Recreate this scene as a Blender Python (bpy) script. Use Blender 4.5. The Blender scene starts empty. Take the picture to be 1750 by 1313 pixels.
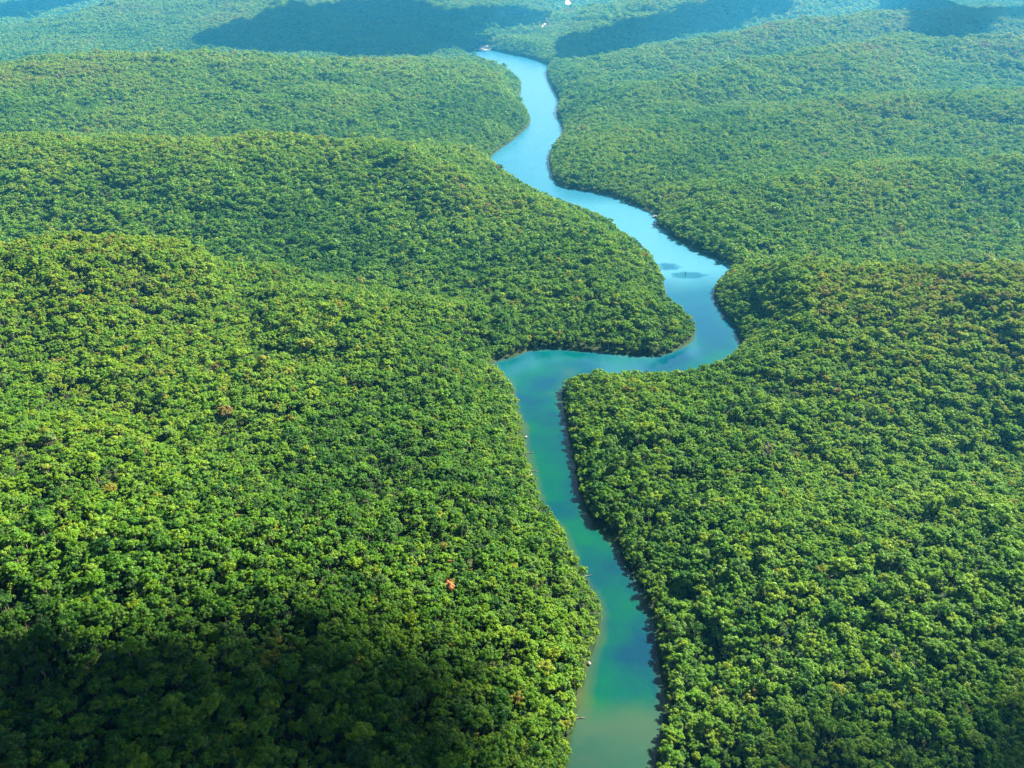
import bpy, math, random
import numpy as np

random.seed(7)
rng = np.random.default_rng(7)
scene = bpy.context.scene
R = math.radians

# ------------------------------------------------------------------ camera
CAM_H = 250.0
PITCH = R(26.2)
FPX = 1515.0                      # focal length in pixels of the 1750 px wide photograph
cam_d = bpy.data.cameras.new("camera")
cam_d.sensor_width = 36.0
cam_d.lens = 36.0 * FPX / 1750.0
cam_d.clip_start = 1.0
cam_d.clip_end = 60000.0
cam = bpy.data.objects.new("camera", cam_d)
scene.collection.objects.link(cam)
cam.location = (0, 0, CAM_H)
cam.rotation_euler = (R(90) - PITCH, 0, 0)
scene.camera = cam

# ------------------------------------------------------------------ light
SUN_EL, SUN_AZ = R(45), R(54)     # azimuth clockwise from +Y
SUN = np.array([math.sin(SUN_AZ) * math.cos(SUN_EL), math.cos(SUN_AZ) * math.cos(SUN_EL), math.sin(SUN_EL)])
world = bpy.data.worlds.new("World")
scene.world = world
world.use_nodes = True
wn = world.node_tree
bg = wn.nodes["Background"]
sky = wn.nodes.new("ShaderNodeTexSky")
sky.sky_type = 'NISHITA'
sky.sun_disc = False
sky.sun_elevation = SUN_EL
sky.sun_rotation = SUN_AZ
wn.links.new(sky.outputs[0], bg.inputs[0])
bg.inputs[1].default_value = 0.05
sun_d = bpy.data.lights.new("sun", 'SUN')
sun_d.energy = 5.0
sun_d.angle = R(0.5)
sun_d.color = (1.0, 0.93, 0.80)
sun = bpy.data.objects.new("sun", sun_d)
scene.collection.objects.link(sun)
sun.rotation_euler = (R(90) - SUN_EL, 0, math.pi - SUN_AZ)
from mathutils import Vector
sun.rotation_euler = Vector(SUN).to_track_quat('Z', 'Y').to_euler()

scene.view_settings.view_transform = 'Standard'
scene.view_settings.look = 'None'
scene.view_settings.gamma = 1.0
scene.view_settings.exposure = 2.43
scene.render.engine = 'CYCLES'
cy = scene.cycles
cy.max_bounces = 5
cy.diffuse_bounces = 2
cy.glossy_bounces = 2
cy.transmission_bounces = 3
cy.volume_bounces = 0
cy.transparent_max_bounces = 4
cy.use_denoising = True

# ------------------------------------------------------------------ helpers
CP, SP = math.cos(PITCH), math.sin(PITCH)


def unproj(px, py, z=0.0):
    """the point of height z that shows at a pixel of the photograph"""
    a = (px - 875.0) / FPX
    b = (656.5 - py) / FPX
    d = np.array([a, CP + b * SP, -SP + b * CP])
    t = (z - CAM_H) / d[2]
    return np.array([d[0] * t, d[1] * t])


def project(x, y, z):
    dz = z - CAM_H
    dep = y * CP - dz * SP
    return 875 + FPX * x / dep, 656.5 - FPX * (y * SP + dz * CP) / dep, dep


def smooth(a, b, x):
    t = np.clip((x - a) / (b - a), 0, 1)
    return t * t * (3 - 2 * t)


_tab = np.random.default_rng(3).random((256, 256))


def vnoise(x, y):
    xi, yi = np.floor(x).astype(int), np.floor(y).astype(int)
    fx, fy = x - xi, y - yi
    fx = fx * fx * (3 - 2 * fx)
    fy = fy * fy * (3 - 2 * fy)
    g = lambda i, j: _tab[(xi + i) & 255, (yi + j) & 255]
    return (g(0, 0) * (1 - fx) + g(1, 0) * fx) * (1 - fy) + (g(0, 1) * (1 - fx) + g(1, 1) * fx) * fy


def fbm(x, y, s, o=3):
    v, a, n = 0.0, 1.0, 0.0
    for k in range(o):
        v = v + a * vnoise(x / s + 17.3 * k, y / s + 5.1 * k)
        n += a
        a *= 0.5
        s *= 0.5
    return v / n                                     # 0..1


# ------------------------------------------------------------------ the river's banks
LEFT = [(940, 1500), (960, 1400), (978, 1313), (985, 1265), (993, 1225), (1003, 1180), (1010, 1150), (1020, 1115), (1032, 1080), (1032, 1045),
        (1017, 1010), (1000, 980), (985, 955), (970, 925), (950, 890), (935, 870), (920, 840), (910, 800),
        (903, 770), (899, 740), (887, 700), (878, 670), (862, 648), (835, 630), (850, 618), (880, 610), (905, 600), (935, 596), (960, 597),
        (1000, 600), (1040, 603), (1080, 608), (1120, 610), (1150, 602), (1178, 588), (1188, 572), (1185, 556),
        (1160, 536), (1138, 512), (1136, 490), (1128, 470), (1110, 440), (1085, 420), (1055, 400), (1035, 382),
        (1005, 370), (975, 360), (935, 346), (905, 332), (872, 312), (852, 292), (838, 272), (855, 256), (875, 242),
        (900, 220), (907, 206), (896, 188), (886, 178), (890, 158), (890, 145), (876, 132), (858, 122), (845, 116),
        (825, 108), (800, 100), (792, 90)]
RIGHT = [(1090, 1500), (1100, 1400), (1110, 1313), (1118, 1280), (1124, 1240), (1130, 1200), (1124, 1165), (1118, 1115), (1111, 1070), (1106, 1040),
         (1085, 1000), (1062, 960), (1050, 930), (1030, 908), (1006, 890), (992, 860), (982, 820), (976, 780),
         (966, 740), (961, 700), (958, 672), (968, 660), (1000, 655), (1060, 653), (1110, 652), (1160, 648),
         (1200, 641), (1235, 624), (1265, 600), (1266, 582), (1256, 560), (1237, 537), (1223, 512), (1221, 494), (1240, 475),
         (1252, 458), (1222, 442), (1190, 428), (1160, 413), (1132, 392), (1120, 382), (1122, 368), (1088, 353),
         (1040, 335), (1000, 327), (962, 320), (946, 306), (940, 286), (938, 268), (950, 248), (962, 232),
         (958, 207), (950, 194), (956, 176), (946, 152), (938, 138), (933, 124), (938, 112), (905, 100),
         (870, 93), (845, 87), (815, 84)]


def refine(pts, side):
    w = np.array([unproj(*p) for p in pts])
    w[:, 0] += side * 1.3 * (1 - smooth(440, 520, w[:, 1]))
    out = []
    for i in range(len(w) - 1):                      # Catmull-Rom
        p0, p1, p2, p3 = w[max(i - 1, 0)], w[i], w[i + 1], w[min(i + 2, len(w) - 1)]
        for t in (0, 0.5):
            out.append(0.5 * (2 * p1 + (p2 - p0) * t + (2 * p0 - 5 * p1 + 4 * p2 - p3) * t * t + (3 * p1 - p0 - 3 * p2 + p3) * t ** 3))
    out.append(w[-1])
    return out


POLY = np.array(refine(LEFT, -1) + refine(RIGHT, 1)[::-1])
POLY[0] += (-6, -60)
POLY[-1] += (6, -60)


def river_sd(x, y):
    """distance to the water's edge: negative in the river, positive on land"""
    x = np.asarray(x, float)
    y = np.asarray(y, float)
    sh = x.shape
    x, y = x.ravel(), y.ravel()
    best = np.full(x.shape, 1e12)
    inside = np.zeros(x.shape, bool)
    near = (x > -200) & (x < 700) & (y > 0) & (y < 3300)
    xs, ys = x[near], y[near]
    b, ins = best[near], inside[near]
    n = len(POLY)
    for i in range(n):
        a, c = POLY[i], POLY[(i + 1) % n]
        e = c - a
        L = max(e @ e, 1e-9)
        t = np.clip(((xs - a[0]) * e[0] + (ys - a[1]) * e[1]) / L, 0, 1)
        d = (xs - a[0] - t * e[0]) ** 2 + (ys - a[1] - t * e[1]) ** 2
        b = np.minimum(b, d)
        if a[1] != c[1]:
            cr = ((a[1] > ys) != (c[1] > ys)) & (xs < (c[0] - a[0]) * (ys - a[1]) / (c[1] - a[1]) + a[0])
            ins ^= cr
    best[near] = b
    inside[near] = ins
    d = np.sqrt(best)
    d[~near] = 400
    return np.where(inside, -d, d).reshape(sh)


# ------------------------------------------------------------------ hills: crest lines (pixel, pixel, height), width in front, width behind
CREST = [
    ([(-250, 432, 66), (0, 420, 66), (200, 417, 62), (330, 427, 54), (390, 457, 38), (440, 500, 34), (620, 512, 31), (760, 535, 25), (850, 578, 11)], 190, 50),
    ([(-500, 245, 68), (-200, 240, 68), (200, 240, 68), (450, 238, 66), (650, 240, 58), (780, 252, 34), (838, 268, 10)], 165, 90),
    ([(620, 270, 50), (800, 316, 38), (930, 380, 24), (1050, 450, 16), (1110, 510, 11), (1150, 560, 7)], 85, 80),
    ([(-500, 135, 84), (-100, 114, 84), (150, 98, 82), (300, 97, 80), (500, 104, 70), (700, 110, 52), (800, 113, 28), (860, 132, 8)], 400, 150),
    ([(-900, 60, 20), (-200, 52, 24), (0, 50, 28), (90, 36, 50), (190, 12, 85), (400, -4, 110)], 420, 220),
    ([(250, -10, 70), (600, 0, 56), (800, 0, 50), (950, -8, 60)], 420, 500),
    ([(900, 66, 14), (945, 50, 30), (1050, 15, 63), (1200, -12, 105), (1500, -25, 120)], 300, 250),
    ([(950, 124, 8), (1010, 114, 26), (1180, 76, 52), (1350, 44, 80), (1520, 24, 98), (1900, 18, 104)], 200, 140),
    ([(966, 180, 7), (1100, 148, 34), (1260, 116, 54), (1400, 92, 68), (1560, 66, 76), (1800, 66, 80)], 200, 90),
    ([(1240, 470, 9), (1270, 462, 15), (1400, 458, 34), (1600, 462, 52), (1800, 471, 58), (2100, 476, 58)], 150, 42),
    ([(1135, 378, 5), (1180, 350, 12), (1260, 335, 18), (1400, 305, 26), (1600, 275, 36), (1900, 270, 44)], 95, 90),
    ([(1010, 300, 8), (1060, 262, 15), (1150, 225, 22), (1300, 190, 32), (1500, 165, 44), (1800, 160, 52)], 170, 130),
    ([(985, 680, 3), (1100, 700, 7), (1300, 700, 14), (1600, 640, 22), (1900, 640, 28)], 90, 90),
    ([(-300, 800, 34), (100, 800, 34), (400, 830, 26), (650, 900, 16), (800, 960, 8)], 110, 110),
    ([(1150, 1000, 6), (1350, 980, 14), (1600, 940, 24), (1900, 900, 30)], 80, 80),
]
CRESTW = []
for pts, wf, wb in CREST:
    w = np.array([np.append(unproj(px, py, z + 6), z) for px, py, z in pts])
    CRESTW.append((w, wf, wb))


def height(x, y, sd=None):
    x = np.asarray(x, float)
    y = np.asarray(y, float)
    if sd is None:
        sd = river_sd(x, y)
    acc = np.zeros(x.shape)
    wx = x + 60 * (fbm(x + 900, y, 260, 2) - 0.5)
    wy = y + 60 * (fbm(x, y + 900, 260, 2) - 0.5) * np.clip(y / 900, 0.3, 1.5)
    wy = y + (wy - y) * 0.55
    wx = x + (wx - x) * 0.8
    for w, wf, wb in CRESTW:
        bd = np.full(x.shape, 1e12)
        bh = np.zeros(x.shape)
        bc = np.zeros(x.shape)
        ww = np.zeros(x.shape)
        for i in range(len(w) - 1):
            a, c = w[i], w[i + 1]
            e = c[:2] - a[:2]
            t = np.clip(((wx - a[0]) * e[0] + (wy - a[1]) * e[1]) / (e @ e), 0, 1)
            dx, dy = wx - a[0] - t * e[0], wy - a[1] - t * e[1]
            d = np.sqrt(dx * dx + dy * dy)
            bd = np.minimum(bd, d)
            g = 1.0 / (d + 12.0) ** 5
            ww += g
            bh += g * (a[2] + t * (c[2] - a[2]))
            bc += g * dy / (d + 4)
        width = wf + (wb - wf) * (0.5 + 0.5 * bc / ww)
        z = bh / ww * np.exp(-(bd / width) ** 2)
        acc += z ** 4
    hill = acc ** 0.25
    amp = 2.6 + 8 * smooth(500, 3000, y) + 22 * smooth(4500, 9000, y)
    hill = hill + amp * (fbm(x, y, 170 + 0 * x, 3) - 0.35) * 1.6
    hill = hill + 90 * smooth(4300, 7500, y)
    gul = 1 - np.abs(2 * fbm(x + 4000 + 0.3 * y, y, 150, 3) - 1)
    hill = hill - 6 * smooth(0.72, 1.0, gul) * smooth(30, 120, sd) * smooth(8, 30, hill)
    hill = np.maximum(hill, 0.5)
    land = 0.9 * (1 - np.exp(-np.maximum(sd, 0) / 2.5)) + hill * smooth(0, 48, sd) ** 0.9
    bed = -2.5 * (1 - np.exp(np.minimum(sd, 0) / 4))
    return np.where(sd > 0, land, bed)


def ground_hit(px, py, first=0.0):
    """where the sight line through a pixel of the photograph meets the terrain"""
    a = (px - 875.0) / FPX
    b = (656.5 - py) / FPX
    d = np.array([a, CP + b * SP, -SP + b * CP])
    t = np.geomspace(150, 12000, 2500)
    P = d[None] * t[:, None]
    zz = np.maximum(height(P[:, 0], P[:, 1]), 0)
    under = (CAM_H + P[:, 2] < zz) & (P[:, 1] > first)
    i = int(np.argmax(under)) if under.any() else len(t) - 1
    return np.array([P[i, 0], P[i, 1], zz[i]])


# ------------------------------------------------------------------ materials
def mat(name):
    m = bpy.data.materials.new(name)
    m.use_nodes = True
    nt = m.node_tree
    for n in list(nt.nodes):
        nt.nodes.remove(n)
    return m, nt, nt.nodes, nt.links


def nd(nt, kind, **kw):
    n = nt.nodes.new(kind)
    for k, v in kw.items():
        if k.startswith("i_"):
            n.inputs[k[2:]].default_value = v
        else:
            setattr(n, k, v)
    return n


def ramp(nt, stops, interp='LINEAR'):
    r = nt.nodes.new("ShaderNodeValToRGB")
    r.color_ramp.interpolation = interp
    el = r.color_ramp.elements
    el[0].position, el[0].color = stops[0][0], (*stops[0][1], 1)
    el[1].position, el[1].color = stops[-1][0], (*stops[-1][1], 1)
    for p, c in stops[1:-1]:
        e = el.new(p)
        e.color = (*c, 1)
    return r


def leaf_material():
    m, nt, N, L = mat("foliage")
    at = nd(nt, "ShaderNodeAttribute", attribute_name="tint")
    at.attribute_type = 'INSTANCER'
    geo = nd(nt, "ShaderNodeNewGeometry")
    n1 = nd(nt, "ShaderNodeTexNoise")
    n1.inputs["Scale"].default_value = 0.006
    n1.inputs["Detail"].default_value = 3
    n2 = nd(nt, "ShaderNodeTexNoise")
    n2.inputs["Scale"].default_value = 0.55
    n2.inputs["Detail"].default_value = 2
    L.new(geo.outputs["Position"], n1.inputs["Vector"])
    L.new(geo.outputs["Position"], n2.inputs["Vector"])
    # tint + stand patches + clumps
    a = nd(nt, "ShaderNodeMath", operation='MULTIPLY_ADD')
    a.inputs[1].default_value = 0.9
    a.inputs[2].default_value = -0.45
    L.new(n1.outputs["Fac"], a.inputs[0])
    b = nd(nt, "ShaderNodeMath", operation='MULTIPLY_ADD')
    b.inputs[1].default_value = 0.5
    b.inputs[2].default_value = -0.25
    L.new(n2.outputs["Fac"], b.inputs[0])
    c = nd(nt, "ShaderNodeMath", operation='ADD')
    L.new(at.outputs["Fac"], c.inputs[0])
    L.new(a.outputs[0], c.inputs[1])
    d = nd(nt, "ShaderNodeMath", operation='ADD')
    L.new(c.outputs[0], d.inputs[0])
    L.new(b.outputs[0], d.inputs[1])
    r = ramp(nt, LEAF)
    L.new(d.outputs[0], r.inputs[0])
    oi = nd(nt, "ShaderNodeObjectInfo")
    dull = nd(nt, "ShaderNodeMapRange")
    dull.inputs["From Min"].default_value = 0.62
    dull.inputs["From Max"].default_value = 1.0
    dull.inputs["To Max"].default_value = 0.38
    L.new(oi.outputs["Random"], dull.inputs[0])
    gm = nd(nt, "ShaderNodeMixRGB")
    gm.inputs[2].default_value = (0.105, 0.165, 0.050, 1)
    L.new(dull.outputs[0], gm.inputs[0])
    L.new(r.outputs[0], gm.inputs[1])
    r = gm
    dif = nd(nt, "ShaderNodeBsdfDiffuse")
    tr = nd(nt, "ShaderNodeBsdfTranslucent")
    gl = nd(nt, "ShaderNodeBsdfGlossy")
    gl.inputs["Roughness"].default_value = 0.45
    gl.inputs["Color"].default_value = (0.8, 0.9, 0.8, 1)
    m1 = nd(nt, "ShaderNodeMixShader")
    m1.inputs[0].default_value = 0.36
    m2 = nd(nt, "ShaderNodeMixShader")
    m2.inputs[0].default_value = 0.012
    trc = nd(nt, "ShaderNodeMixRGB", blend_type='MULTIPLY')
    trc.inputs[0].default_value = 1
    trc.inputs[2].default_value = (1.5, 1.25, 0.5, 1)
    L.new(r.outputs[0], dif.inputs[0])
    L.new(r.outputs[0], trc.inputs[1])
    L.new(trc.outputs[0], tr.inputs[0])
    L.new(dif.outputs[0], m1.inputs[1])
    L.new(tr.outputs[0], m1.inputs[2])
    L.new(m1.outputs[0], m2.inputs[1])
    L.new(gl.outputs[0], m2.inputs[2])
    o = nd(nt, "ShaderNodeOutputMaterial")
    L.new(m2.outputs[0], o.inputs[0])
    return m


LEAF = [(0.0, (0.010, 0.050, 0.005)), (0.22, (0.036, 0.122, 0.008)), (0.42, (0.092, 0.215, 0.010)), (0.72, (0.175, 0.280, 0.011)), (0.92, (0.19, 0.20, 0.018)), (1.0, (0.17, 0.125, 0.035))]
M_LEAF = leaf_material()


def simple(name, stops, scale, rough=0.9, bump=0.0, detail=4):
    m, nt, N, L = mat(name)
    geo = nd(nt, "ShaderNodeNewGeometry")
    n = nd(nt, "ShaderNodeTexNoise")
    n.inputs["Scale"].default_value = scale
    n.inputs["Detail"].default_value = detail
    L.new(geo.outputs["Position"], n.inputs["Vector"])
    r = ramp(nt, stops)
    L.new(n.outputs["Fac"], r.inputs[0])
    p = nd(nt, "ShaderNodeBsdfPrincipled")
    p.inputs["Roughness"].default_value = rough
    p.inputs["Specular IOR Level"].default_value = 0.15
    L.new(r.outputs[0], p.inputs["Base Color"])
    if bump:
        bp = nd(nt, "ShaderNodeBump")
        bp.inputs["Distance"].default_value = bump
        L.new(n.outputs["Fac"], bp.inputs["Height"])
        L.new(bp.outputs[0], p.inputs["Normal"])
    o = nd(nt, "ShaderNodeOutputMaterial")
    L.new(p.outputs[0], o.inputs[0])
    return m


M_BARK = simple("bark", [(0.3, (0.10, 0.075, 0.05)), (0.7, (0.28, 0.24, 0.19))], 1.2)
M_DEAD = simple("dead_wood", [(0.3, (0.13, 0.11, 0.09)), (0.7, (0.30, 0.26, 0.21))], 1.5)
M_GROUND = simple("forest_floor", [(0.35, (0.006, 0.018, 0.004)), (0.55, (0.014, 0.03, 0.006)), (0.75, (0.04, 0.045, 0.012))], 0.08)
M_SAND = simple("sand", [(0.3, (0.26, 0.20, 0.15)), (0.7, (0.44, 0.38, 0.31))], 0.15)
M_CLAY = simple("orange_clay", [(0.3, (0.20, 0.06, 0.02)), (0.7, (0.36, 0.15, 0.06))], 0.9, bump=0.3)
M_ROCK = simple("pale_rock", [(0.3, (0.20, 0.17, 0.13)), (0.7, (0.42, 0.38, 0.32))], 0.9, bump=0.3)
M_POST = simple("weathered_timber", [(0.3, (0.02, 0.018, 0.015)), (0.7, (0.06, 0.05, 0.04))], 2.0)
M_CLOUD = simple("cloud_white", [(0.3, (0.78, 0.79, 0.8)), (0.7, (0.86, 0.86, 0.86))], 0.01)


def water_material():
    m, nt, N, L = mat("river_water")
    bank = nd(nt, "ShaderNodeAttribute", attribute_name="bank")
    shoal = nd(nt, "ShaderNodeAttribute", attribute_name="shoal")
    sky_sheen = nd(nt, "ShaderNodeAttribute", attribute_name="sky_sheen")
    geo = nd(nt, "ShaderNodeNewGeometry")
    n1 = nd(nt, "ShaderNodeTexNoise")
    n1.inputs["Scale"].default_value = 0.024
    n1.inputs["Detail"].default_value = 5
    L.new(geo.outputs["Position"], n1.inputs["Vector"])
    deep = ramp(nt, [(0.36, (0.000, 0.024, 0.044)), (0.5, (0.000, 0.042, 0.034)), (0.64, (0.000, 0.056, 0.022))])
    L.new(n1.outputs["Fac"], deep.inputs[0])
    # shallow rim of the bank, its width wandering
    k = nd(nt, "ShaderNodeMath", operation='MULTIPLY_ADD')
    k.inputs[1].default_value = 16.0
    k.inputs[2].default_value = -8.5
    L.new(n1.outputs["Fac"], k.inputs[0])
    k2 = nd(nt, "ShaderNodeMath", operation='ADD')
    L.new(bank.outputs["Fac"], k2.inputs[0])
    L.new(k.outputs[0], k2.inputs[1])
    mr = nd(nt, "ShaderNodeMapRange")
    mr.inputs["From Min"].default_value = -4.5
    mr.inputs["From Max"].default_value = 0.5
    L.new(k2.outputs[0], mr.inputs[0])
    mx = nd(nt, "ShaderNodeMixRGB")
    mx.inputs[2].default_value = (0.035, 0.05, 0.015, 1)
    mf = nd(nt, "ShaderNodeMath", operation='MULTIPLY')
    mf.inputs[1].default_value = 0.7
    L.new(mr.outputs[0], mf.inputs[0])
    L.new(mf.outputs[0], mx.inputs[0])
    L.new(deep.outputs[0], mx.inputs[1])
    sc = ramp(nt, [(0.38, (0.003, 0.040, 0.028)), (0.62, (0.024, 0.050, 0.030))])
    L.new(n1.outputs["Fac"], sc.inputs[0])
    mx2 = nd(nt, "ShaderNodeMixRGB")
    L.new(shoal.outputs["Fac"], mx2.inputs[0])
    L.new(mx.outputs[0], mx2.inputs[1])
    L.new(sc.outputs[0], mx2.inputs[2])
    up = nd(nt, "ShaderNodeAttribute", attribute_name="sky_blend")
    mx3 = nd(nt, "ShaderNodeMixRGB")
    pale = ramp(nt, [(0.1, (0.000, 0.062, 0.115)), (0.9, (0.032, 0.135, 0.185))])  # pale sheen of reflected sky painted into the base colour
    L.new(sky_sheen.outputs["Fac"], pale.inputs[0])
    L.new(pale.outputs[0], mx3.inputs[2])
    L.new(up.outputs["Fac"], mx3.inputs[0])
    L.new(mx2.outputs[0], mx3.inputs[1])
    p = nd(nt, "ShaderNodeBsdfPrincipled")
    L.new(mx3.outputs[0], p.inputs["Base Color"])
    p.inputs["IOR"].default_value = 1.33
    p.inputs["Specular IOR Level"].default_value = 0.30
    rr = nd(nt, "ShaderNodeMapRange")
    rr.inputs["To Min"].default_value = 0.10
    rr.inputs["To Max"].default_value = 0.34
    L.new(sky_sheen.outputs["Fac"], rr.inputs[0])
    L.new(rr.outputs[0], p.inputs["Roughness"])
    n3 = nd(nt, "ShaderNodeTexNoise")
    n3.inputs["Scale"].default_value = 0.5
    n3.inputs["Detail"].default_value = 3
    L.new(geo.outputs["Position"], n3.inputs["Vector"])
    bp = nd(nt, "ShaderNodeBump")
    bp.inputs["Distance"].default_value = 0.12
    bs = nd(nt, "ShaderNodeMapRange")
    bs.inputs["To Min"].default_value = 0.15
    bs.inputs["To Max"].default_value = 1.0
    L.new(sky_sheen.outputs["Fac"], bs.inputs[0])
    L.new(bs.outputs[0], bp.inputs["Strength"])
    L.new(n3.outputs["Fac"], bp.inputs["Height"])
    L.new(bp.outputs[0], p.inputs["Normal"])
    o = nd(nt, "ShaderNodeOutputMaterial")
    L.new(p.outputs[0], o.inputs[0])
    return m


M_WATER = water_material()


# ------------------------------------------------------------------ mesh helpers
def mesh_of(name, V, F, mats, mi=None, smooth_=False):
    V = np.asarray(V, np.float32)
    me = bpy.data.meshes.new(name)
    if isinstance(F, np.ndarray):
        n, k = F.shape
        me.vertices.add(len(V))
        me.vertices.foreach_set("co", V.ravel())
        me.loops.add(n * k)
        me.loops.foreach_set("vertex_index", F.astype(np.int32).ravel())
        me.polygons.add(n)
        me.polygons.foreach_set("loop_start", np.arange(0, n * k, k, dtype=np.int32))
        me.polygons.foreach_set("loop_total", np.full(n, k, dtype=np.int32))
        me.update(calc_edges=True)
        me.validate()
    else:
        me.from_pydata([tuple(map(float, v)) for v in V], [], F)
    for m in mats:
        me.materials.append(m)
    if mi is not None:
        me.polygons.foreach_set("material_index", np.asarray(mi, np.int32))
    if smooth_:
        me.polygons.foreach_set("use_smooth", np.ones(len(me.polygons), bool))
    return me


def link(name, data, parent=None, loc=None, **props):
    o = bpy.data.objects.new(name, data)
    scene.collection.objects.link(o)
    if parent:
        o.parent = parent
    if loc is not None:
        o.location = loc
    for k, v in props.items():
        o[k] = v
    return o


def axis(parts):
    out = []
    for a, b, st in parts:
        out += list(np.arange(a, b, st))
    return np.array(out)


# ------------------------------------------------------------------ terrain and river
XS = axis([(-16000, -6000, 1000), (-6000, -3000, 200), (-3000, -1200, 45), (-1200, -40, 11), (-40, 330, 2.5), (330, 1400, 11), (1400, 3000, 45), (3000, 6000, 200), (6000, 16001, 1000)])
YS = axis([(-3000, -200, 400), (-200, 100, 40), (100, 950, 2.5), (950, 1500, 4), (1500, 2900, 9), (2900, 5200, 30), (5200, 8000, 150), (8000, 16001, 800)])
GX, GY = np.meshgrid(XS, YS)
SD = river_sd(GX, GY)
GZ = height(GX, GY, SD)
ny, nx = GX.shape
idx = np.arange(nx * ny).reshape(ny, nx)
Q = np.stack([idx[:-1, :-1], idx[:-1, 1:], idx[1:, 1:], idx[1:, :-1]], -1).reshape(-1, 4)
terr = mesh_of("ground", np.stack([GX, GY, GZ], -1).reshape(-1, 3), Q, [M_GROUND], smooth_=True)
link("ground", terr, kind="structure", label="dark leafy forest floor under the trees")

sdq = SD.ravel()[Q]
wq = Q[(sdq.min(1) < 3.0)]
used, inv = np.unique(wq, return_inverse=True)
WV = np.stack([GX.ravel()[used], GY.ravel()[used], np.zeros(len(used))], -1)
wat = mesh_of("river", WV, inv.reshape(-1, 4), [M_WATER], smooth_=True)


def blob(px, py, rx, ry):
    """soft oval on the water, centre and half sizes given in metres round a spot"""
    c = unproj(px, py)
    ox = 1.6 * rx * (fbm(WV[:, 0] + 70, WV[:, 1], 13, 3) - 0.5)
    oy = 2.2 * ry * (fbm(WV[:, 0], WV[:, 1] + 70, 13, 3) - 0.5)
    q = ((WV[:, 0] + ox - c[0]) / rx) ** 2 + ((WV[:, 1] + oy - c[1]) / ry) ** 2
    q = q * (0.3 + 1.5 * fbm(WV[:, 0], WV[:, 1] * 0.6, 11, 4))
    return 1 - smooth(0.2, 1.6, q)


a = wat.attributes.new("bank", 'FLOAT', 'POINT')
a.data.foreach_set("value", SD.ravel()[used].astype(np.float32))
sh = np.clip((1 - smooth(228, 246, WV[:, 1] + 14 * (fbm(WV[:, 0], WV[:, 1], 18, 2) - .5))) * 0.9 + 0.9 * blob(968, 648, 9, 16) + 0.5 * blob(1150, 490, 7, 16), 0, 1)
a = wat.attributes.new("shoal", 'FLOAT', 'POINT')
a.data.foreach_set("value", sh.astype(np.float32))
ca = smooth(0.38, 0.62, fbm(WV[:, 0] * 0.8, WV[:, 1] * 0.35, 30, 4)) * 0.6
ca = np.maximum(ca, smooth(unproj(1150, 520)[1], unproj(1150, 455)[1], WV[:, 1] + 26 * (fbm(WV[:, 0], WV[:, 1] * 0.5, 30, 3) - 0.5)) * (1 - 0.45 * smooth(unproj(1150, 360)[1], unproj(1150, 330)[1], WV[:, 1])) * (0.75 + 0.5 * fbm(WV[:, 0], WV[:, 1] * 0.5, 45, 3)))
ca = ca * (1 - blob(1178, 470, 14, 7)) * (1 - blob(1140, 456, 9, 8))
a = wat.attributes.new("sky_sheen", 'FLOAT', 'POINT')
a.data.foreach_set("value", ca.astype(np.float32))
a = wat.attributes.new("sky_blend", 'FLOAT', 'POINT')
a.data.foreach_set("value", (np.interp(WV[:, 1], [450, 620, 800, 1000], [0, 0.45, 0.9, 1.0]) + 0.3 * ca * (WV[:, 1] > 520)).clip(0, 1).astype(np.float32))  # painted sky reflection, bluer and paler with distance
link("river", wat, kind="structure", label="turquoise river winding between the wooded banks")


def patch(name, pix, m, kind, label, lift=0.35, z=None):
    """a bare patch laid on the terrain, its outline given by ground points"""
    pts = [ground_hit(a_, b_)[:2] for a_, b_, c_ in pix]
    c = np.mean(pts, 0)
    ring, V, F = [], [], []
    K = 8
    dense = []
    for i in range(len(pts)):
        p, q = pts[i], pts[(i + 1) % len(pts)]
        for t in np.linspace(0, 1, 6)[:-1]:
            dense.append(p + (q - p) * t + rng.normal(0, 0.02, 2) * np.linalg.norm(q - p))
    n = len(dense)
    for k in range(K + 1):
        for p in dense:
            w_ = c + (p - c) * k / K
            V.append((w_[0], w_[1]))
    V = np.array(V)
    zz = np.maximum(height(V[:, 0], V[:, 1]), 0) + lift
    edge = np.arange(len(V)) >= n * K
    zz[edge] -= lift + 0.3
    V = np.column_stack([V, zz])
    for k in range(K):
        for i in range(n):
            F.append((k * n + i, k * n + (i + 1) % n, (k + 1) * n + (i + 1) % n, (k + 1) * n + i))
    o = link(name, mesh_of(name, V, F, [m], smooth_=True), kind=kind, label=label)
    return np.array(dense)


CLEAR = []
CLEAR.append(patch("sand_bank", [(808, 84, 1), (820, 79, 3), (833, 77, 4), (843, 79, 3), (842, 84, 1), (828, 86, 0)], M_SAND, "structure", "pale sand beach at the far end of the river", 0.3))
CLEAR.append(patch("dirt_track", [(922, 52, 35), (928, 42, 38), (926, 29, 42), (941, 28, 42), (941, 40, 38), (934, 53, 35)], M_SAND, "structure", "short pale bare track on the far slope", 1.0))
CLEAR.append(patch("rock_slide", [(963, 18, 70), (970, 4, 75), (980, -10, 80), (992, -8, 80), (984, 6, 75), (974, 18, 70)], M_SAND, "structure", "pale bare streak running down the far hillside", 1.0))
CLEAR.append(patch("clearing", [(96, 20, 75), (102, 13, 76), (120, 13, 76), (127, 16, 75), (112, 22, 74)], M_SAND, "structure", "tiny white clearing on the far left ridge", 1.0))


def inside_poly(P, x, y):
    r = np.zeros(x.shape, bool)
    for i in range(len(P)):
        a_, c_ = P[i], P[(i + 1) % len(P)]
        if a_[1] != c_[1]:
            r ^= ((a_[1] > y) != (c_[1] > y)) & (x < (c_[0] - a_[0]) * (y - a_[1]) / (c_[1] - a_[1]) + a_[0])
    return r


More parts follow.
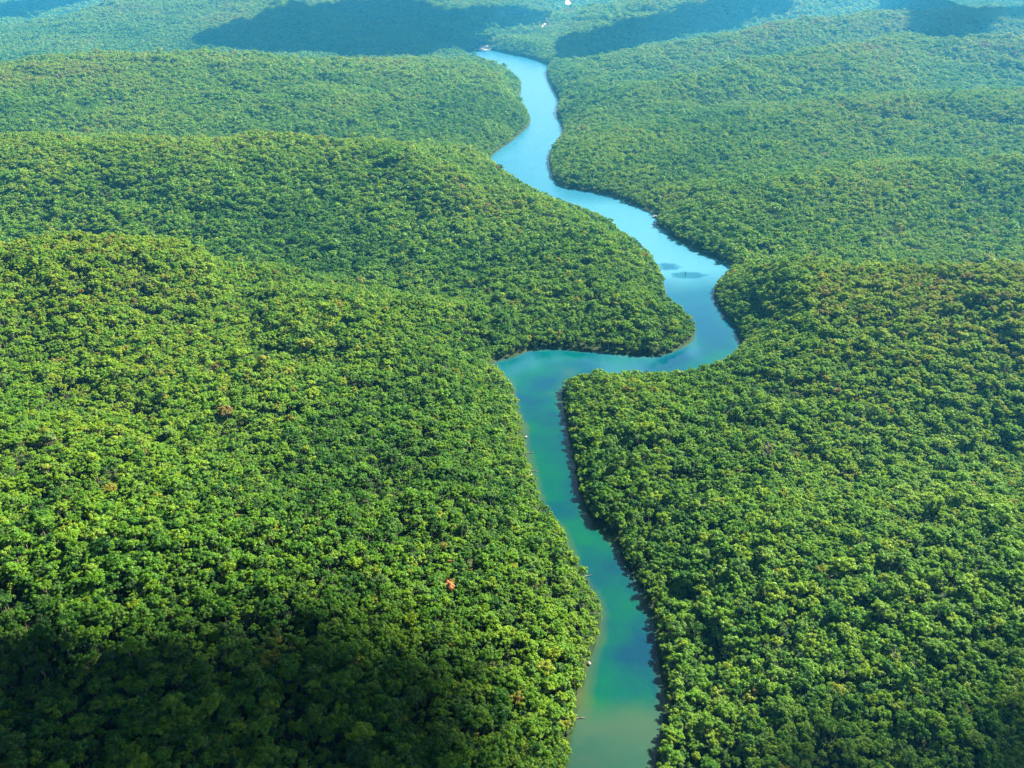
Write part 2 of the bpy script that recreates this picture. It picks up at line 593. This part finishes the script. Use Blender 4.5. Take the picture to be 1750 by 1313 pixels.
# ------------------------------------------------------------------ trees
def tube(V, F, p, q, r0, r1, n=5):
    p, q = np.array(p, float), np.array(q, float)
    d = (q - p) / max(np.linalg.norm(q - p), 1e-6)
    u = np.cross(d, (0.3, 0.9, 0.1))
    u /= np.linalg.norm(u)
    v = np.cross(d, u)
    b = len(V)
    for c, r in ((p, r0), (q, r1)):
        for i in range(n):
            t = 2 * math.pi * i / n
            V.append(c + r * (u * math.cos(t) + v * math.sin(t)))
    for i in range(n):
        F.append((b + i, b + (i + 1) % n, b + n + (i + 1) % n, b + n + i))


def lobes(rs, rad, hgt, n, shape):
    n = int(n * 1.6)
    """centres and radii of the clumps of one crown, whose middle stands at height hgt"""
    out = []
    tries = 0
    while len(out) < n and tries < 4000:
        tries += 1
        v = rs.normal(size=3)
        v /= np.linalg.norm(v)
        if v[2] < -0.35:
            continue
        k = rs.uniform(0.45, 0.95)
        c = np.array([v[0] * rad * k, v[1] * rad * k, hgt + v[2] * rad * shape * k])
        c[:2] += rs.normal(0, 0.12 * rad, 2)
        r = rad * rs.uniform(0.18, 0.33)
        if all(np.linalg.norm(c - o[0]) > 0.62 * max(r, o[1]) for o in out):
            out.append((c, r))
    return out


def make_crown(seed, rad, hgt, nl, shape, per, leaf):
    rs = np.random.default_rng(seed)
    L = lobes(rs, rad, hgt, nl, shape)
    V, F = [], []
    for c, r in L:
        k = int(per * 0.9 * (r / (0.27 * rad)) ** 2)
        d = rs.normal(size=(k, 3))
        d /= np.linalg.norm(d, axis=1)[:, None]
        d[:, 2] = np.where(d[:, 2] < -0.2, -d[:, 2], d[:, 2])
        rr = r * rs.uniform(0.72, 1.12, k)
        P = c + d * rr[:, None] * (1, 1, 0.8)
        nrm = d + rs.normal(0, 0.45, (k, 3)) + (0, 0, 0.5)
        nrm /= np.linalg.norm(nrm, axis=1)[:, None]
        t = np.cross(nrm, rs.normal(size=(k, 3)))
        t /= np.linalg.norm(t, axis=1)[:, None]
        s = np.cross(nrm, t)
        a_ = leaf * rs.uniform(0.6, 1.3, k)[:, None]
        b_ = a_ * rs.uniform(0.5, 0.9, k)[:, None]
        b0 = len(V)
        cup = nrm * a_ * 0.25
        Q4 = np.stack([P - t * a_ - cup, P - s * b_, P + t * a_ - cup, P + s * b_], 1).reshape(-1, 3)
        V.extend(Q4)
        F.extend([(b0 + 4 * i, b0 + 4 * i + 1, b0 + 4 * i + 2, b0 + 4 * i + 3) for i in range(k)])
    return V, F, L


def make_trunk(seed, rad, hgt, L, limbs=5):
    rs = np.random.default_rng(seed + 100)
    V, F = [], []
    base = np.array([0, 0, -1.0])
    mid = np.array([rs.normal(0, .2), rs.normal(0, .2), hgt * 0.55])
    top = np.array([rs.normal(0, .4), rs.normal(0, .4), hgt * 1.02])
    tube(V, F, base, mid, 0.26, 0.17, 6)
    tube(V, F, mid, top, 0.17, 0.07, 6)
    for c, r in sorted(L, key=lambda o: -o[1])[:limbs]:
        tube(V, F, mid + (top - mid) * rs.uniform(0, .5), c, 0.10, 0.03, 4)
    return V, F


KIND = []          # near templates: (crown mesh, trunk mesh)
SPEC = [  # rad, height of crown middle, clumps, shape, quads per clump, leaf size
    (2.6, 5.6, 18, 0.85, 50, 0.25), (2.2, 6.6, 16, 1.15, 50, 0.24), (2.9, 6.0, 22, 0.80, 50, 0.26), (1.9, 5.4, 12, 1.25, 52, 0.23),
    (2.4, 7.0, 17, 1.1, 48, 0.25), (2.8, 5.0, 20, 0.72, 50, 0.25), (2.1, 6.2, 14, 1.15, 30, 0.23)]
for i, (rad, hg, nl, shp, per, lf) in enumerate(SPEC):
    cv, cf, L = make_crown(40 + i, rad, hg, nl, shp, per, lf)
    tv, tf = make_trunk(40 + i, rad, hg, L)
    KIND.append((mesh_of("crown", cv, np.array(cf), [M_LEAF]), mesh_of("trunk", np.array(tv), np.array(tf), [M_BARK], smooth_=True), cv, cf, tv, tf))

tmpl = bpy.data.collections.new("tree_templates")


def template(name, V, F, mats, mi):
    me = mesh_of(name, V, F, mats, mi)
    o = bpy.data.objects.new(name, me)
    tmpl.objects.link(o)


tn = 0
for cm, tm, cv, cf, tv, tf in KIND:                                  # 0..6 near
    V = list(cv) + list(tv)
    F = list(cf) + [tuple(j + len(cv) for j in f) for f in tf]
    template("t%02d" % tn, V, np.array(F), [M_LEAF, M_BARK], [0] * len(cf) + [1] * len(tf))
    tn += 1
for i in range(5):                                                   # 7..11 far, fewer and larger leaf clumps
    rad, hg, nl, shp, per, lf = SPEC[i]
    cv, cf, L = make_crown(80 + i, rad, hg, nl - 3, shp, 15, lf * 1.75)
    template("t%02d" % tn, cv, np.array(cf), [M_LEAF], [0] * len(cf))
    tn += 1


def dead_tree(seed, h=7.6):
    rs = np.random.default_rng(seed)
    V, F = [], []
    top = np.array([rs.normal(0, .6), rs.normal(0, .6), h])
    tube(V, F, (0, 0, -1), top * 0.6, 0.20, 0.12, 6)
    tube(V, F, top * 0.6, top, 0.12, 0.03, 6)
    tips = []
    for k in range(12):
        t = rs.uniform(0.45, 0.95)
        s = top * t
        a_ = rs.uniform(0, 6.28)
        ln = rs.uniform(1.3, 2.8)
        e = s + np.array([math.cos(a_) * ln, math.sin(a_) * ln, ln * rs.uniform(0.4, 1.0)])
        tube(V, F, s, e, 0.06, 0.025, 4)
        for j in range(3):
            m_ = s + (e - s) * rs.uniform(0.4, 0.9)
            e2 = m_ + rs.normal(0, .5, 3) + (0, 0, .5)
            tube(V, F, m_, e2, 0.035, 0.012, 3)
    return np.array(V), np.array(F)


for k in range(2):                                                   # 12, 13 bare pale trees
    V, F = dead_tree(60 + k)
    template("t%02d" % tn, V, F, [M_DEAD], [0] * len(F))
    tn += 1

# positions: a jittered grid, wider and taller trees farther off
zones = [(120, 700, 3.0, 0.85), (700, 1500, 3.4, 0.94), (1500, 2900, 4.8, 1.28), (2900, 5600, 8.6, 2.2)]
PX, PY, PS, PZn = [], [], [], []
for zi, (y0, y1, sp, sc) in enumerate(zones):
    xm = y1 * 0.64 + 150
    gx = np.arange(-xm, xm, sp)
    gy = np.arange(y0, y1, sp * 0.87)
    X, Y = np.meshgrid(gx, gy)
    X = X + (np.arange(len(gy)) % 2)[:, None] * sp / 2
    X = X + rng.uniform(-.42, .42, X.shape) * sp
    Y = Y + rng.uniform(-.42, .42, X.shape) * sp
    X, Y = X.ravel(), Y.ravel()
    k = np.abs(X) < np.maximum(Y, 0) * 0.64 + 130
    X, Y = X[k], Y[k]
    PX.append(X)
    PY.append(Y)
    PS.append(np.full(len(X), sc))
    PZn.append(np.full(len(X), zi))
X, Y, S0, ZN = map(np.concatenate, (PX, PY, PS, PZn))
sd = river_sd(X, Y)
keep = (sd > 1.0 * S0)
gapn = fbm(X + 300, Y, 16, 2)

for P in CLEAR:
    keep &= ~inside_poly(P, X, Y)
X, Y, S0, ZN, sd = X[keep], Y[keep], S0[keep], ZN[keep], sd[keep]
Z = height(X, Y, sd)
n = len(X)
big = fbm(X, Y + 500, 40, 3)
S = S0 * np.exp(rng.normal(0, 0.16, n)) * (0.80 + 0.42 * big)
S = np.where(sd < 3.5, S * 0.70, S)
S = np.where(rng.random(n) < 0.02, S * 1.3, S)
S = np.where(sd < 7, np.minimum(S, 1.0 * S0), S)
gapn = fbm(X + 300, Y, 15, 2)
S = S * (1 - 0.42 * (1 - smooth(0.24, 0.32, gapn)) * (sd > 8))
TINT = np.clip(rng.normal(0.46, 0.13, n) + np.where(sd < 4, 0.08, 0) + 0.0035 * (np.minimum(Z, 75) - 24) + np.where(X > 60, 0.05, 0) - 0.07 * (X < 0) * (1 - smooth(380, 520, Y)), 0.05, 0.84)  # relief shade put into the tint: darker valleys, darker left foreground
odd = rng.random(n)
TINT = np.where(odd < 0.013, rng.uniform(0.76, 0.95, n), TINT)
ROT = rng.uniform(0, 6.283, n)
ID = np.where(ZN <= 0, rng.integers(0, 7, n), 7 + rng.integers(0, 5, n))
ID = np.where((odd > 0.996) & (ZN <= 1), 12 + rng.integers(0, 2, n), ID)

# the 300 trees that show largest become objects of their own
pu, pv, dep = project(X, Y, Z + 6.5 * S)
inview = (pu > 2) & (pu < 1748) & (pv > 2) & (pv < 1311) & (ZN == 0) & (ID < 7)
radk = np.array([s[0] for s in SPEC])[np.clip(ID, 0, 6)]
score = np.where(inview, S * radk / dep, 0) * (pv > 1040)
hero = np.argsort(-score)[:300]
rest = np.ones(n, bool)
rest[hero] = False

def side_words(u, v, sdv, t):
    look = ("dark green" if t < 0.38 else "mid green" if t < 0.52 else "yellow-green" if t < 0.86 else "brownish")
    return look


heroes = []
for j in hero:
    heroes.append(dict(x=X[j], y=Y[j], z=Z[j], s=S[j], t=float(TINT[j]), r=ROT[j], k=int(ID[j]), u=float(pu[j]), v=float(pv[j]), sd=float(sd[j])))
ORD = ["first", "second", "third", "fourth", "fifth", "sixth", "seventh", "eighth", "ninth", "tenth", "eleventh", "twelfth",
       "thirteenth", "fourteenth", "fifteenth", "sixteenth", "seventeenth", "eighteenth", "nineteenth", "twentieth"]
banks = {"left": [], "right": []}
for h in heroes:
    h["side"] = "left" if h["u"] < 1050 else "right"
    if h["sd"] < 5.5:
        banks[h["side"]].append(h)
for side, lst in banks.items():
    lst.sort(key=lambda h: -h["v"])
    for i, h in enumerate(lst[:20]):
        h["label"] = "%s tree up from the bottom edge along the %s bank of the river" % (ORD[i], side)
for h in heroes:
    size = "large" if h["s"] * SPEC[h["k"]][0] > 3.3 else "medium" if h["s"] * SPEC[h["k"]][0] > 2.5 else "small"
    if "label" not in h:
        band = "along the bottom edge" if h["v"] > 1272 else "just above the bottom edge" if h["v"] > 1180 else "farther up"
        where = ("in the black lower left corner" if h["u"] < 330 else
                 "in shade left of the river" if h["u"] < 720 else
                 "in sun close left of the river" if h["side"] == "left" else
                 "close right of the river" if h["u"] < 1400 else "near the lower right corner")
        h["label"] = "%s %s tree %s, %s" % (size, side_words(0, 0, 0, h["t"]), where, band)

first = {}
for h in heroes:
    k = h["k"]
    if k not in first:
        root = bpy.data.objects.new("forest_tree", None)
        cr = bpy.data.objects.new("crown", KIND[k][0])
        tk = bpy.data.objects.new("trunk", KIND[k][1])
        first[k] = (root, cr, tk)
    else:
        r0, c0, t0 = first[k]
        root, cr, tk = r0.copy(), c0.copy(), t0.copy()
    for o in (root, cr, tk):
        scene.collection.objects.link(o)
    cr.parent = root
    tk.parent = root
    root.empty_display_size = 1
    root.location = (h["x"], h["y"], h["z"])
    root.rotation_euler = (0, 0, h["r"])
    root.scale = (h["s"], h["s"], h["s"])
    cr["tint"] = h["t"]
    root["label"] = h["label"]
    root["category"] = "tree"
    root["group"] = "nearest trees of the forest along the bottom of the view"

# all other trees: one forest
pm = bpy.data.meshes.new("forest")
fx = np.stack([X, Y, Z], -1)[rest].astype(np.float32)
pm.vertices.add(len(fx))
pm.vertices.foreach_set("co", fx.ravel())
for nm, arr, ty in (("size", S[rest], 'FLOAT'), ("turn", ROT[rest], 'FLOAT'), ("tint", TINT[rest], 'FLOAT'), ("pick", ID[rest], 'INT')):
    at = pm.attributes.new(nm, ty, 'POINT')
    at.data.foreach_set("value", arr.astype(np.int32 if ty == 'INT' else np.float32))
forest = link("forest", pm, kind="stuff", label="dense green forest covering the hills on both sides of the river")
ng = bpy.data.node_groups.new("plant_forest", 'GeometryNodeTree')
ng.interface.new_socket("Geometry", in_out='INPUT', socket_type='NodeSocketGeometry')
ng.interface.new_socket("Geometry", in_out='OUTPUT', socket_type='NodeSocketGeometry')
gi = ng.nodes.new("NodeGroupInput")
go = ng.nodes.new("NodeGroupOutput")
iop = ng.nodes.new("GeometryNodeInstanceOnPoints")
ci = ng.nodes.new("GeometryNodeCollectionInfo")
ci.inputs["Collection"].default_value = tmpl
ci.inputs["Separate Children"].default_value = True
ci.inputs["Reset Children"].default_value = True


def named(nm, ty):
    q = ng.nodes.new("GeometryNodeInputNamedAttribute")
    q.data_type = ty
    q.inputs["Name"].default_value = nm
    return q.outputs["Attribute"]


ng.links.new(gi.outputs[0], iop.inputs["Points"])
ng.links.new(ci.outputs[0], iop.inputs["Instance"])
iop.inputs["Pick Instance"].default_value = True
ng.links.new(named("pick", 'INT'), iop.inputs["Instance Index"])
cx = ng.nodes.new("ShaderNodeCombineXYZ")
ng.links.new(named("turn", 'FLOAT'), cx.inputs["Z"])
er = ng.nodes.new("FunctionNodeEulerToRotation")
ng.links.new(cx.outputs[0], er.inputs[0])
ng.links.new(er.outputs[0], iop.inputs["Rotation"])
ng.links.new(named("size", 'FLOAT'), iop.inputs["Scale"])
ng.links.new(iop.outputs[0], go.inputs[0])
md = forest.modifiers.new("plant", 'NODES')
md.node_group = ng
open("/tmp/ntrees", "w").write(str(n))


# ------------------------------------------------------------------ small things
def lump(name, px, py, size, squash, m, label, cat, seed, zoff=0.0):
    import bmesh
    p = unproj(px, py, 4)
    z = float(height(np.array([p[0]]), np.array([p[1]]))[0])
    p = unproj(px, py, z + zoff)
    z = float(height(np.array([p[0]]), np.array([p[1]]))[0])
    bm = bmesh.new()
    rs = np.random.default_rng(seed)
    for q in range(5):
        r_ = bmesh.ops.create_icosphere(bm, subdivisions=2, radius=size * rs.uniform(0.4, 0.75))
        off = rs.normal(0, size * 0.45, 3)
        f = 1 + rs.normal(0, 0.13, len(r_["verts"]))
        for v, s in zip(r_["verts"], f):
            v.co *= s
            v.co.x += off[0]
            v.co.y += off[1]
            v.co.z = v.co.z * squash + abs(off[2]) * squash
    me = bpy.data.meshes.new(name)
    bm.to_mesh(me)
    bm.free()
    me.materials.append(m)
    return link(name, me, loc=(p[0], p[1], max(z, -0.2) + zoff), label=label, category=cat)


def post(px, py, label):
    V, F = [], []
    tube(V, F, (0, 0, -2.6), (0, 0, 3.0), 0.28, 0.22, 8)
    tube(V, F, (0, 0, 3.0), (0, 0, 3.3), 0.34, 0.05, 8)
    tube(V, F, (-0.6, 0, 1.9), (0.6, 0, 2.0), 0.10, 0.10, 6)
    p = unproj(px, py)
    return link("mooring_post", mesh_of("mooring_post", V, F, [M_POST], smooth_=True), loc=(p[0], p[1], 0), label=label, category="post")


post(1171, 471, "dark upright post standing in the blue water of the middle reach")
exec_list = [
    ("clay_outcrop", 767, 997, 1.7, 1.3, M_CLAY, "bright orange clay outcrop showing between trees left of the river", "outcrop", 4.5),
    ("clay_outcrop", 765, 950, 1.0, 0.8, M_CLAY, "small orange earth patch just above the bright orange outcrop", "outcrop", 4.5),
    ("clay_outcrop", 800, 752, 1.1, 0.9, M_CLAY, "faint orange earth patch in the wood left of the narrow reach", "outcrop", 4.5),
    ("pale_rock", 1007, 1135, 0.6, 0.8, M_ROCK, "white boulder at the water's edge on the lower left bank", "rock", 0.6),
    ("pale_rock", 899, 748, 0.8, 0.6, M_ROCK, "pale flat rock jutting from the left bank of the narrow reach", "rock", 0.6),
    ("pale_rock", 906, 812, 0.8, 0.5, M_ROCK, "greyish rock on the left bank where the narrow reach widens", "rock", 0.6),
    ("pale_rock", 881, 700, 0.7, 0.7, M_ROCK, "cream coloured rock on the left bank below the river's corner", "rock", 0.6),
    ("pale_rock", 1120, 372, 2.6, 0.6, M_ROCK, "white rocky point at the far right bank of the middle reach", "rock", 0.8),
]
for i, (nm, px, py, sz, sq, m_, lb, ct, zo) in enumerate(exec_list):
    lump(nm, px, py, sz, sq, m_, lb, ct, 200 + i, zo)

def fallen_log(px, py, ang, ln, label, seed):
    V, F = [], []
    d = np.array([math.cos(ang), math.sin(ang), 0.05])
    tube(V, F, -d * ln * 0.5 + (0, 0, 0.25), d * ln * 0.5 + (0, 0, 0.1), 0.22, 0.10, 7)
    rs = np.random.default_rng(seed)
    for k in range(4):
        s_ = d * ln * rs.uniform(-0.1, 0.45) + (0, 0, 0.2)
        tube(V, F, s_, s_ + np.array([rs.normal(0, .5), rs.normal(0, .5), rs.uniform(0.3, 0.9)]) + d * 0.6, 0.07, 0.02, 4)
    p = unproj(px, py)
    link("fallen_log", mesh_of("fallen_log", V, F, [M_DEAD], smooth_=True), loc=(p[0], p[1], 0), label=label, category="log", group="fallen logs along the river bank")


fallen_log(904, 775, 0.2, 5, "pale fallen log reaching into the narrow reach from its left bank", 1)
fallen_log(912, 806, -0.3, 4.5, "short grey log in the water below the greyish bank rock", 2)
fallen_log(1003, 985, 0.3, 4.5, "grey log lying at the left bank beside the first lower curve", 3)
fallen_log(907, 598, -1.2, 5, "pale log under the far bank where the river turns the corner", 4)
fallen_log(989, 1228, 0.1, 4.5, "thin grey log at the left bank of the broad lower reach", 5)

# ------------------------------------------------------------------ clouds, out of view: shadows on the land, some added to block skylight
def shade_cloud(pix, alt, size, cover, seed, fringe=0.35, first=0.0, extra=()):
    import bmesh
    rs = np.random.default_rng(seed)
    G = [ground_hit(a_, b_, first) for a_, b_ in pix] + [np.array(e_, float) for e_ in extra]
    P = np.array([(g + SUN * (alt - g[2]) / SUN[2])[:2] for g in G])
    lo, hi = P.min(0), P.max(0)
    pts = []
    area = 0.5 * abs(np.sum(P[:, 0] * np.roll(P[:, 1], -1) - P[:, 1] * np.roll(P[:, 0], -1)))
    count = int(min(cover * area / size ** 2, 2600))
    while len(pts) < count:
        q = rs.uniform(lo, hi, (4000, 2))
        q = q[inside_poly(P, q[:, 0], q[:, 1])]
        pts.extend(q[:count - len(pts)])
    bm = bmesh.new()
    c0 = P.mean(0)
    for q in pts:
        e = min(np.linalg.norm(np.cross(np.append(P[(i + 1) % len(P)] - P[i], 0), np.append(q - P[i], 0))) / np.linalg.norm(P[(i + 1) % len(P)] - P[i])
                if 0 < (q - P[i]) @ (P[(i + 1) % len(P)] - P[i]) < np.sum((P[(i + 1) % len(P)] - P[i]) ** 2) else np.linalg.norm(q - P[i]) for i in range(len(P)))
        r_ = min(size * rs.uniform(0.6, 1.3), max(e * 0.9, size * 0.18))
        if e < size * 0.25 and rs.random() < fringe:
            continue
        s = bmesh.ops.create_icosphere(bm, subdivisions=2, radius=r_)
        a_ = alt + rs.uniform(-0.4, 0.9) * size
        w = np.array([q[0], q[1], alt]) + SUN * (a_ - alt) / SUN[2]
        f = 1 + rs.normal(0, 0.10, len(s["verts"]))
        for v, ff in zip(s["verts"], f):
            v.co *= ff
            v.co.z *= 0.6
            v.co += Vector((w[0], w[1], w[2]))
    me = bpy.data.meshes.new("shade_cloud")
    bm.to_mesh(me)
    bm.free()
    me.materials.append(M_CLOUD)
    me.polygons.foreach_set("use_smooth", np.ones(len(me.polygons), bool))
    return link("shade_cloud", me, kind="structure", label="white clouds out of view, placed for their shade on the forest")


shade_cloud([(-300, 1150), (0, 1135), (180, 1110), (340, 1100), (450, 1040), (560, 1050), (660, 1100), (760, 1180), (860, 1270), (920, 1313)], 3400, 36, 2.4, 1,
      extra=[(-20, 170, 0), (-150, 0, 0), (-350, -200, 0), (-700, -300, 0), (-750, 0, 0), (-500, 230, 0)])
shade_cloud([(-100, 1060), (200, 1050), (450, 1000), (650, 1000), (800, 1090), (930, 1230), (980, 1313)], 3400, 16, 0.14, 21, extra=[(30, 150, 0), (-400, 150, 0)])
shade_cloud([], 1900, 240, 2.5, 11, extra=[(-2600, 300, 0), (-600, 60, 0), (-200, -60, 0), (300, -250, 0), (2200, -600, 0), (2200, -2600, 0), (-2600, -2600, 0)])  # added out of view, only to block sky light from behind and left
shade_cloud([], 520, 75, 2.6, 12, extra=[(-1500, 240, 0), (-500, 250, 0), (-170, 236, 0), (-95, 222, 0), (-50, 195, 0), (-25, 100, 0), (-60, -500, 0), (-300, -1200, 0), (-1500, -1200, 0)])  # added low and out of view, to block sky light over the dark corner
shade_cloud([(1180, 1313), (1300, 1270), (1500, 1210), (1700, 1170), (1760, 1160), (2000, 1250)], 3000, 20, 1.3, 2, extra=[(250, 120, 0), (80, 60, 0)])
shade_cloud([(314, 74), (360, 52), (430, 34), (530, 18), (620, 8), (700, 8), (740, 20), (800, 36), (830, 60), (826, 88), (700, 106), (500, 100), (340, 90)], 650, 70, 2.6, 3, first=1950)
shade_cloud([(934, 112), (945, 74), (1050, 46), (1150, 20), (1250, 0), (1340, -6), (1350, 30), (1180, 66), (1100, 86), (1010, 110)], 650, 70, 2.6, 4, first=0)
shade_cloud([(1500, 0), (1540, 50), (1600, 94), (1655, 72), (1705, 42), (1760, 50), (1900, 46), (1900, 0)], 1500, 60, 2.4, 5)
shade_cloud([(-100, 45), (40, 42), (90, 24), (200, 6), (200, 0), (60, 6), (0, 14), (-100, 20)], 650, 60, 2.4, 6, first=2200)
shade_cloud([(790, 18), (860, 20), (920, 30), (925, 50), (850, 58), (800, 50)], 650, 50, 1.1, 7, first=2500)

# ------------------------------------------------------------------ haze
hz, nt, N, L = mat("haze_air")
pv_ = nd(nt, "ShaderNodeVolumePrincipled")
pv_.inputs["Color"].default_value = (0.07, 0.55, 0.98, 1)
pv_.inputs["Density"].default_value = 0.92e-4
pv_.inputs["Anisotropy"].default_value = 0.2
o = nd(nt, "ShaderNodeOutputMaterial")
L.new(pv_.outputs[0], o.inputs["Volume"])
x0, x1, y0, y1, z0, z1 = -16100, 16100, -3100, 16100, -5.0, 262.0
V = [(x, y, z) for z in (z0, z1) for y in (y0, y1) for x in (x0, x1)]
F = [(0, 2, 3, 1), (4, 5, 7, 6), (0, 1, 5, 4), (2, 6, 7, 3), (0, 4, 6, 2), (1, 3, 7, 5)]
link("haze", mesh_of("haze", V, F, [hz]), kind="stuff", label="pale blue haze veiling the far hills")
